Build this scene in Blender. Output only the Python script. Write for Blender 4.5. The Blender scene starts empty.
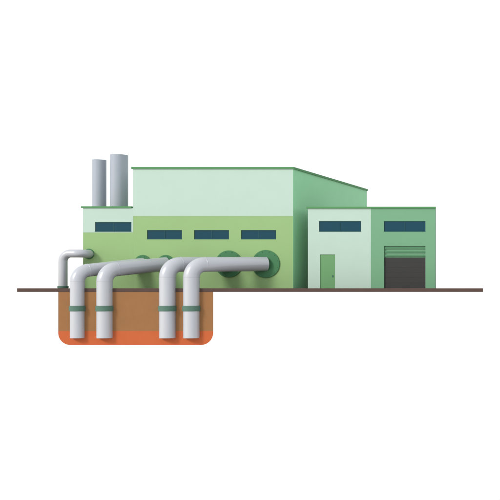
import bpy, bmesh, math
from mathutils import Vector

sc = bpy.context.scene
sc.view_settings.view_transform = 'Standard'
sc.view_settings.look = 'None'
sc.view_settings.exposure = 0

# ------------------------------------------------------------ site survey
# metres; main facade on Y=0, camera 100 m in front, 70.3 m along the street
CX, D = 70.3, 100.0
def X(px, Y=0.0): return CX - (703 - px) / 10 * (1 + Y / D)
def Z(py, Y=0.0): return (290 - py) / 10 * (1 + Y / D)
def S(px, Y=0.0): return px / 10 * (1 + Y / D)

# ------------------------------------------------------------ materials
G = 1.12
def lin(c):
    c /= 255
    return c / 12.92 if c <= .04045 else ((c + .055) / 1.055) ** 2.4
def mat(name, rgb, gain=1.5, rough=.6, spec=.15, var=.012, scale=.6, metal=0, bump=0, bscale=8):
    m = bpy.data.materials.new(name); m.use_nodes = True
    nt = m.node_tree; b = nt.nodes['Principled BSDF']
    g = gain if gain <= 1.0 else gain * G
    col = [min(.9, lin(c) / g) for c in rgb]
    tc = nt.nodes.new('ShaderNodeTexCoord')
    nz = nt.nodes.new('ShaderNodeTexNoise'); nz.inputs['Scale'].default_value = scale
    nz.inputs['Detail'].default_value = 6
    nt.links.new(tc.outputs['Object'], nz.inputs['Vector'])
    rp = nt.nodes.new('ShaderNodeValToRGB')
    rp.color_ramp.elements[0].position = .3; rp.color_ramp.elements[1].position = .7
    rp.color_ramp.elements[0].color = [c * (1 - var) for c in col] + [1]
    rp.color_ramp.elements[1].color = [min(1, c * (1 + var)) for c in col] + [1]
    nt.links.new(nz.outputs['Fac'], rp.inputs['Fac'])
    nt.links.new(rp.outputs['Color'], b.inputs['Base Color'])
    b.inputs['Roughness'].default_value = rough
    b.inputs['Specular IOR Level'].default_value = spec
    b.inputs['Metallic'].default_value = metal
    if bump:
        n2 = nt.nodes.new('ShaderNodeTexNoise'); n2.inputs['Scale'].default_value = bscale
        nt.links.new(tc.outputs['Object'], n2.inputs['Vector'])
        bp = nt.nodes.new('ShaderNodeBump'); bp.inputs['Strength'].default_value = bump
        nt.links.new(n2.outputs['Fac'], bp.inputs['Height'])
        nt.links.new(bp.outputs['Normal'], b.inputs['Normal'])
    return m

M = dict(
    mint=mat('mint_wall_paint', (207, 233, 217)),
    green=mat('leaf_green_wall_paint', (167, 206, 140)),
    side=mat('sea_green_wall_shade', (135, 191, 147), .95),  # shade of the side walls painted in as a darker green
    mid=mat('mid_green_wall_shade', (131, 187, 146)),  # loading front darker than office front: shaded face put into the colour
    trim=mat('dark_green_trim', (92, 152, 98), 1.3),
    door=mat('green_door_paint', (122, 178, 122)),
    frame=mat('window_frame_paint', (50, 104, 104), 1.4),
    glass=mat('teal_window_glass', (30, 80, 98), 1.5, .2, .12),
    slat=mat('louvre_paint', (96, 152, 112), 1.4),
    dark=mat('roller_door_paint', (66, 66, 66), 1.4),
    pipe=mat('galvanised_pipe', (216, 219, 226), 1.5, .28, .5, .01, metal=.12),
    collar=mat('collar_paint', (98, 134, 118), 1.4, .5),
    flange=mat('flange_paint', (76, 136, 92), 1.4, .5),
    chim=mat('chimney_steel', (188, 196, 208), 1.5, .4, .4, .01),
    inner=mat('chimney_soot', (50, 50, 52)),
    ground=mat('ground_earth', (97, 78, 72), 1.4, .9, .1, .05, 1),
    soil=mat('brown_soil', (166, 120, 80), 1.4, .95, .05, .03, 1.2, bump=.1),
    clay=mat('orange_clay', (212, 110, 68), 1.45, .95, .05, .03, 1.2, bump=.1),
    roof=mat('roof_membrane', (130, 170, 130), 1.4, .9),
)

# ------------------------------------------------------------ helpers
def link(o, parent=None):
    sc.collection.objects.link(o)
    if parent: o.parent = parent
    return o
def empty(name):
    e = bpy.data.objects.new(name, None); e.empty_display_size = 1
    return link(e)
def meshobj(name, vs, fs, m, parent=None, smooth=False, bevel=0):
    me = bpy.data.meshes.new(name); me.from_pydata(vs, [], fs); me.update()
    bm = bmesh.new(); bm.from_mesh(me); bmesh.ops.recalc_face_normals(bm, faces=bm.faces); bm.to_mesh(me); bm.free()
    for p in me.polygons: p.use_smooth = smooth
    me.materials.append(m)
    o = link(bpy.data.objects.new(name, me), parent)
    if bevel:
        b = o.modifiers.new('bevel', 'BEVEL'); b.width = bevel; b.segments = 2
    return o
def box(name, x0, x1, y0, y1, z0, z1, m, parent=None, bevel=0):
    vs = [(x, y, z) for x in (x0, x1) for y in (y0, y1) for z in (z0, z1)]
    fs = [(0,1,3,2),(4,6,7,5),(0,4,5,1),(2,3,7,6),(0,2,6,4),(1,5,7,3)]
    return meshobj(name, vs, fs, m, parent, False, bevel)
def prism(name, foot, z0, z1, m, parent=None, bevel=0):
    n = len(foot)
    vs = [(x, y, z0) for x, y in foot] + [(x, y, z1) for x, y in foot]
    fs = [tuple(range(n)), tuple(range(n, 2 * n))] + [(i, (i+1) % n, n+(i+1) % n, n+i) for i in range(n)]
    return meshobj(name, vs, fs, m, parent, False, bevel)
def wall_open(name, x0, x1, z0, z1, ops, m, parent, y=0.0, t=.35):
    """front wall (facing -Y) with real rectangular openings (a,b,c,d)"""
    xs = sorted({x0, x1, *[o[0] for o in ops], *[o[1] for o in ops]})
    zs = sorted({z0, z1, *[o[2] for o in ops], *[o[3] for o in ops]})
    vs, fs = [], []
    hole = lambda i, j: not (0 <= i < len(xs)-1 and 0 <= j < len(zs)-1) or any(
        o[0]-1e-6 <= xs[i] and xs[i+1] <= o[1]+1e-6 and o[2]-1e-6 <= zs[j] and zs[j+1] <= o[3]+1e-6 for o in ops)
    def q(*p):
        b = len(vs); vs.extend(p); fs.append((b, b+1, b+2, b+3))
    for i in range(len(xs)-1):
        for j in range(len(zs)-1):
            if hole(i, j): continue
            a, b, c, d = xs[i], xs[i+1], zs[j], zs[j+1]
            q((a,y,c),(b,y,c),(b,y,d),(a,y,d)); q((a,y+t,c),(a,y+t,d),(b,y+t,d),(b,y+t,c))
            if hole(i-1, j): q((a,y,c),(a,y,d),(a,y+t,d),(a,y+t,c))
            if hole(i+1, j): q((b,y,c),(b,y+t,c),(b,y+t,d),(b,y,d))
            if hole(i, j-1): q((a,y,c),(a,y+t,c),(b,y+t,c),(b,y,c))
            if hole(i, j+1): q((a,y,d),(b,y,d),(b,y+t,d),(a,y+t,d))
    me = bpy.data.meshes.new(name); me.from_pydata(vs, [], fs); me.update(); me.materials.append(m)
    return link(bpy.data.objects.new(name, me), parent)
def window(x0, x1, z0, z1, parent, panes=2, y=0.0):
    box('window_glass', x0, x1, y+.08, y+.12, z0, z1, M['glass'], parent)
    f = .05
    box('window_head', x0, x1, y+.02, y+.08, z1-f, z1, M['frame'], parent)
    box('window_sill', x0, x1, y-.02, y+.08, z0-.03, z0+.03, M['frame'], parent)
    for k in range(1, panes):
        xm = x0 + (x1-x0) * k / panes
        box('window_mullion', xm-.015, xm+.015, y+.05, y+.08, z0+.03, z1-f, M['frame'], parent)
def tube(name, pts, rads, m, parent=None, n=48, caps=True, hollow=False):
    pts = [Vector(p) for p in pts]
    T = [(pts[min(i+1, len(pts)-1)] - pts[max(i-1, 0)]).normalized() for i in range(len(pts))]
    u = T[0].orthogonal().normalized(); vs, fs = [], []
    for i, p in enumerate(pts):
        u = (u - T[i] * u.dot(T[i])).normalized(); w = T[i].cross(u)
        for k in range(n):
            a = 2 * math.pi * k / n
            vs.append(p + (u * math.cos(a) + w * math.sin(a)) * rads[i])
    for i in range(len(pts)-1):
        for k in range(n):
            fs.append((i*n+k, i*n+(k+1) % n, (i+1)*n+(k+1) % n, (i+1)*n+k))
    if caps:
        fs += [tuple(range(n)), tuple(range((len(pts)-1)*n, len(pts)*n))]
    o = meshobj(name, vs, fs, m, parent, True)
    e = o.modifiers.new('es', 'EDGE_SPLIT'); e.split_angle = math.radians(40)
    return o
def fillet(pts, R, seg=14):
    pts = [Vector(p) for p in pts]; out = [pts[0]]
    for i in range(1, len(pts)-1):
        p = pts[i]; a = (pts[i-1]-p).normalized(); b = (pts[i+1]-p).normalized()
        ang = a.angle(b); d = R / math.tan(ang/2)
        c = p + (a+b).normalized() * (R / math.sin(ang/2))
        s, e = p + a*d - c, p + b*d - c
        th = s.angle(e)
        for k in range(seg+1):
            t = k/seg
            out.append(c + (s*math.sin((1-t)*th) + e*math.sin(t*th)) / math.sin(th))
    out.append(pts[-1]); return out
def ring(name, c, ax, r, h, m, parent):
    c = Vector(c); ax = Vector(ax).normalized(); b = min(.03, h*.2)
    return tube(name, [c-ax*h/2, c-ax*(h/2-b), c+ax*(h/2-b), c+ax*h/2], [r-b, r, r, r-b], m, parent)
def bolts(c, ax, r, n, m, parent, s=.04):
    c = Vector(c); ax = Vector(ax).normalized(); u = ax.orthogonal().normalized(); w = ax.cross(u)
    for k in range(n):
        a = 2*math.pi*k/n; p = c + (u*math.cos(a)+w*math.sin(a))*r
        tube('bolt', [p, p+ax*.04], [s, s], m, parent, n=6)

# ------------------------------------------------------------ ground and cutaway
YF = -4.9
GT = .17
gf = [(X(17, YF), YF), (X(483, YF), YF), (X(483, 25), 25), (X(60, 25), 25)]
prism('ground', gf, -.19, GT, M['ground'], None, .03)

x0, x1 = X(58, YF), X(213, YF)
def layer(name, outline, m, parent, y0=YF+.03, y1=-1.0):
    cx = (x0+x1)/2; n = len(outline)
    vs = [(x, y0, z) for x, z in outline] + [(cx+(x-cx)*.62, y1, z*.85) for x, z in outline]
    fs = [tuple(range(n)), tuple(range(n, 2*n))] + [(i, (i+1) % n, n+(i+1) % n, n+i) for i in range(n)]
    return meshobj(name, vs, fs, m, parent)
soil = empty('soil')
zb, zo, zt = Z(345, YF), Z(331, YF), -.19
R = 1.15
layer('brown_soil_layer', [(x0, zt), (x0, zo), (x1, zo), (x1, zt)], M['soil'], soil)
arcl = [(x0+R-R*math.cos(a), zb+R-R*math.sin(a)) for a in [math.pi/2*k/12 for k in range(13)]]
arcr = [(x1-R+R*math.sin(a), zb+R-R*math.cos(a)) for a in [math.pi/2*k/12 for k in range(13)]]
layer('orange_clay_layer', [(x0, zo)] + arcl + arcr + [(x1, zo)], M['clay'], soil)

# ------------------------------------------------------------ factory building
fac = empty('factory_building')
zm = Z(216)                       # colour break of main hall
H = Z(169); DP = 22.0
main_w = [(X(147), X(182)), (X(194), X(229)), (X(241), X(276))]
zw0, zw1 = Z(239), Z(230)
xr = X(293)
wall_open('lower_front_wall', X(133), xr-.002, GT, zm, [(a, b, zw0, zw1) for a, b in main_w], M['green'], fac)
for a, b in main_w: window(a, b, zw0, zw1, fac)
box('upper_front_wall', X(133), xr-.002, -.012, .35, zm, H, M['mint'], fac)
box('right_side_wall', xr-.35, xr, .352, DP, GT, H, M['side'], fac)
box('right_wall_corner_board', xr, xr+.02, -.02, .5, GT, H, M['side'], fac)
box('left_side_wall', X(133), X(133)+.35, .352, DP, GT, H, M['mint'], fac)
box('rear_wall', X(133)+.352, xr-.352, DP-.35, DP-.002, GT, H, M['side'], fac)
box('flat_roof', X(133)+.352, xr-.352, .352, DP-.352, H-.4, H-.1, M['roof'], fac)
tz = H
box('roof_trim_front', X(133)-.12, xr+.12, -.12, .35, tz, tz+.2, M['trim'], fac)
box('roof_trim_right', xr-.35, xr+.12, .352, DP+.12, tz, tz+.2, M['trim'], fac)
box('roof_trim_left', X(133)-.12, X(133)+.35, .352, DP+.12, tz, tz+.2, M['trim'], fac)
box('roof_trim_rear', X(133)+.352, xr-.352, DP-.35, DP+.12, tz, tz+.2, M['trim'], fac)
# left wing
HW = Z(208); zl = Z(232.5); AD = 12.0
wx0, wx1 = X(83), X(133)-.003
wa, wb = X(95), X(131.5)
wall_open('wing_upper_wall', wx0, wx1, zl, HW, [(wa, wb, Z(231.5), Z(222))], M['mint'], fac, -.012, .36)
window(wa, wb, Z(231.5), Z(222), fac, 2, -.012)
box('wing_lower_wall', wx0, wx1, 0, .35, GT, zl, M['green'], fac)
box('wing_left_wall', wx0, wx0+.35, .352, AD, GT, HW, M['mint'], fac)
box('wing_rear_wall', wx0+.352, wx1, AD-.35, AD, GT, HW, M['mint'], fac)
box('wing_roof', wx0+.352, wx1, .352, AD-.352, HW-.3, HW-.05, M['roof'], fac)
box('wing_roof_trim', wx0-.14, wx1-.13, -.12, .35, HW, HW+.17, M['trim'], fac)
box('wing_roof_trim_left', wx0-.14, wx0+.35, .352, AD+.1, HW, HW+.17, M['trim'], fac)

# ------------------------------------------------------------ warehouse building (right)
wh = empty('warehouse_building')
y0 = -.3
hx0, hxm, hx1 = X(308, y0), X(371, y0), X(435, y0)
HH = Z(208.5, y0)
z1a, z1b = Z(231.5, y0), Z(221, y0)
W1 = (X(319, y0), X(361, y0)); W2 = (X(384, y0), X(425.5, y0))
DR = (X(320, y0), X(335, y0)); dz = Z(254.5, y0)
wall_open('office_front_wall', hx0, hxm, GT, HH, [(*W1, z1a, z1b), (*DR, GT, dz)], M['mint'], wh, y0, .35)
window(*W1, z1a, z1b, wh, 2, y0)
box('entrance_door', DR[0], DR[1], y0+.06, y0+.12, GT, dz, M['door'], wh)
box('door_handle', DR[1]-.28, DR[1]-.2, y0+.02, y0+.06, GT+1.1, GT+1.3, M['frame'], wh)
gz = Z(257.5, y0); lz = Z(246, y0)
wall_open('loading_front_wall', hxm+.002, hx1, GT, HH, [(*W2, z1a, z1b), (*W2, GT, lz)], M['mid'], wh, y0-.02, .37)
window(*W2, z1a, z1b, wh, 2, y0-.02)
box('roller_door', W2[0], W2[1], y0+.12, y0+.17, GT, gz, M['dark'], wh)
for k in range(6):
    zz = GT + (gz-GT)*(k+.5)/6
    box('roller_door_rib', W2[0]+.02, W2[1]-.02, y0+.112, y0+.12, zz-.21, zz+.21, M['dark'], wh)
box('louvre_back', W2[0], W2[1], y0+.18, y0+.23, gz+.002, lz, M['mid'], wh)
for k in range(3):
    zz = gz + (lz-gz)*(k+.5)/3
    box('louvre_slat', W2[0]+.02, W2[1]-.02, y0+.08, y0+.18, zz-.09, zz+.09, M['slat'], wh)
# splayed plan: rear narrower than the front
yb = 9.0
bx = X(434, yb)
prism('office_left_wall', [(hx0, y0+.352), (hx0+.35, y0+.352), (hx0+.35, yb), (hx0, yb)], GT, HH, M['mint'], wh)
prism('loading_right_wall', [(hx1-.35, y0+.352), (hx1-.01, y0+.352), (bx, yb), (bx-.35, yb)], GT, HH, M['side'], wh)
prism('warehouse_rear_wall', [(hx0+.352, yb-.35), (bx-.4, yb-.35), (bx-.4, yb), (hx0+.352, yb)], GT, HH, M['mint'], wh)
prism('warehouse_roof', [(hx0-.13, y0-.12), (hx1+.13, y0-.12), (bx+.13, yb+.13), (hx0-.13, yb+.13)], HH, HH+.17, M['trim'], wh)

# ------------------------------------------------------------ chimneys
def chimney(pl, pr, pt, Y):
    e = empty('chimney'); r = S(pr-pl, Y)/2; cx = X((pl+pr)/2, Y); zt = Z(pt, Y); zb_ = HW-.05
    tube('stack', [(cx, Y, zb_), (cx, Y, zt)], [r, r], M['chim'], e, caps=False)
    tube('lip', [(cx, Y, zt), (cx, Y, zt+.001)], [r, r-.08], M['chim'], e, caps=False)
    tube('flue', [(cx, Y, zt+.001), (cx, Y, zt-1.5)], [r-.08, r-.08], M['inner'], e)
    ring('base_ring', (cx, Y, zb_+.12), (0, 0, 1), r+.06, .24, M['collar'], e)
chimney(93, 105.5, 160, 4)
chimney(111, 127, 155, 4)

# ------------------------------------------------------------ pipes
YP = -5.0
def big_pipe(pxl, pxr, ztop_px, wall_px, wall_py, fl, endpy=338):
    e = empty('industrial_pipe')
    r = S(pxr-pxl, YP)/2; cx = X((pxl+pxr)/2, YP)
    zt = Z(ztop_px, YP) - r
    wpt = Vector((X(wall_px), .05, Z(wall_py)))
    pts = [(cx, YP, Z(endpy, YP)), (cx, YP, zt), wpt]
    path = fillet(pts, r*1.75, 24)
    tube('pipe_body', path, [r]*len(path), M['pipe'], e, n=64)
    ring('pipe_collar', (cx, YP, Z(308.5, YP)), (0, 0, 1), r+.08, .5, M['collar'], e)
    ring('weld_seam', path[1], (0, 0, 1), r+.012, .06, M['pipe'], e)
    d = (wpt-Vector(pts[1])).normalized()
    ring('weld_seam', path[-2], d, r+.012, .06, M['pipe'], e)
    R2 = fl/10
    ring('wall_flange', (wpt.x, -.05, wpt.z), (0, 1, 0), R2, .09, M['flange'], e)
    bolts((wpt.x, -.095, wpt.z), (0, -1, 0), R2-.15, 12, M['flange'], e)
big_pipe(71, 84, 265, 143, 264, 9)
big_pipe(97.5, 112, 263, 166, 264, 9)
big_pipe(160, 175, 257, 229, 264, 13.5)
big_pipe(184, 199, 257, 266, 264, 14)
# small service pipe at the left corner
e = empty('industrial_pipe'); Y = -1.2; r = .4
pts = [(X(63, Y), Y, -.1), (X(63, Y), Y, Z(253.5, Y)), (X(89, Y), Y, Z(253.5, Y)), (X(89), .05, Z(253.5, Y))]
path = fillet(pts, .75, 14)
tube('pipe_body', path, [r]*len(path), M['pipe'], e)
ring('ground_collar', (X(63, Y), Y, GT+.12), (0, 0, 1), r+.08, .22, M['collar'], e)
ring('wall_flange', (X(89), -.05, Z(253.5, Y)), (0, 1, 0), .52, .09, M['flange'], e)

# ------------------------------------------------------------ light
sd = Vector((-.60, -.66, .48)).normalized()     # towards the sun
w = bpy.data.worlds.new('World'); sc.world = w; w.use_nodes = True
nt = w.node_tree; nt.nodes.clear()
out = nt.nodes.new('ShaderNodeOutputWorld'); add = nt.nodes.new('ShaderNodeAddShader')
b1 = nt.nodes.new('ShaderNodeBackground'); b1.inputs[0].default_value = (1, 1, 1, 1); b1.inputs[1].default_value = 1.0
b2 = nt.nodes.new('ShaderNodeBackground'); b2.inputs[1].default_value = .05
sky = nt.nodes.new('ShaderNodeTexSky'); sky.sky_type = 'NISHITA'; sky.sun_disc = False
sky.sun_elevation = math.asin(sd.z); sky.sun_rotation = math.atan2(sd.x, sd.y)
nt.links.new(sky.outputs[0], b2.inputs[0])
nt.links.new(b1.outputs[0], add.inputs[0]); nt.links.new(b2.outputs[0], add.inputs[1])
nt.links.new(add.outputs[0], out.inputs[0])
l = bpy.data.lights.new('sun', 'SUN'); l.energy = 2.3; l.angle = math.radians(14); l.color = (1, .97, .93)
lo = link(bpy.data.objects.new('sun', l)); lo.rotation_euler = sd.to_track_quat('Z', 'Y').to_euler()

# ------------------------------------------------------------ camera
cam = bpy.data.cameras.new('camera'); co = link(bpy.data.objects.new('camera', cam))
co.location = (CX, -D, 0); co.rotation_euler = (math.radians(90), 0, 0)
cam.sensor_width = 36; cam.lens = 36 * D / 50.0
cam.shift_x = -(703-250)/500; cam.shift_y = (290-250)/500
cam.clip_end = 2000
sc.camera = co
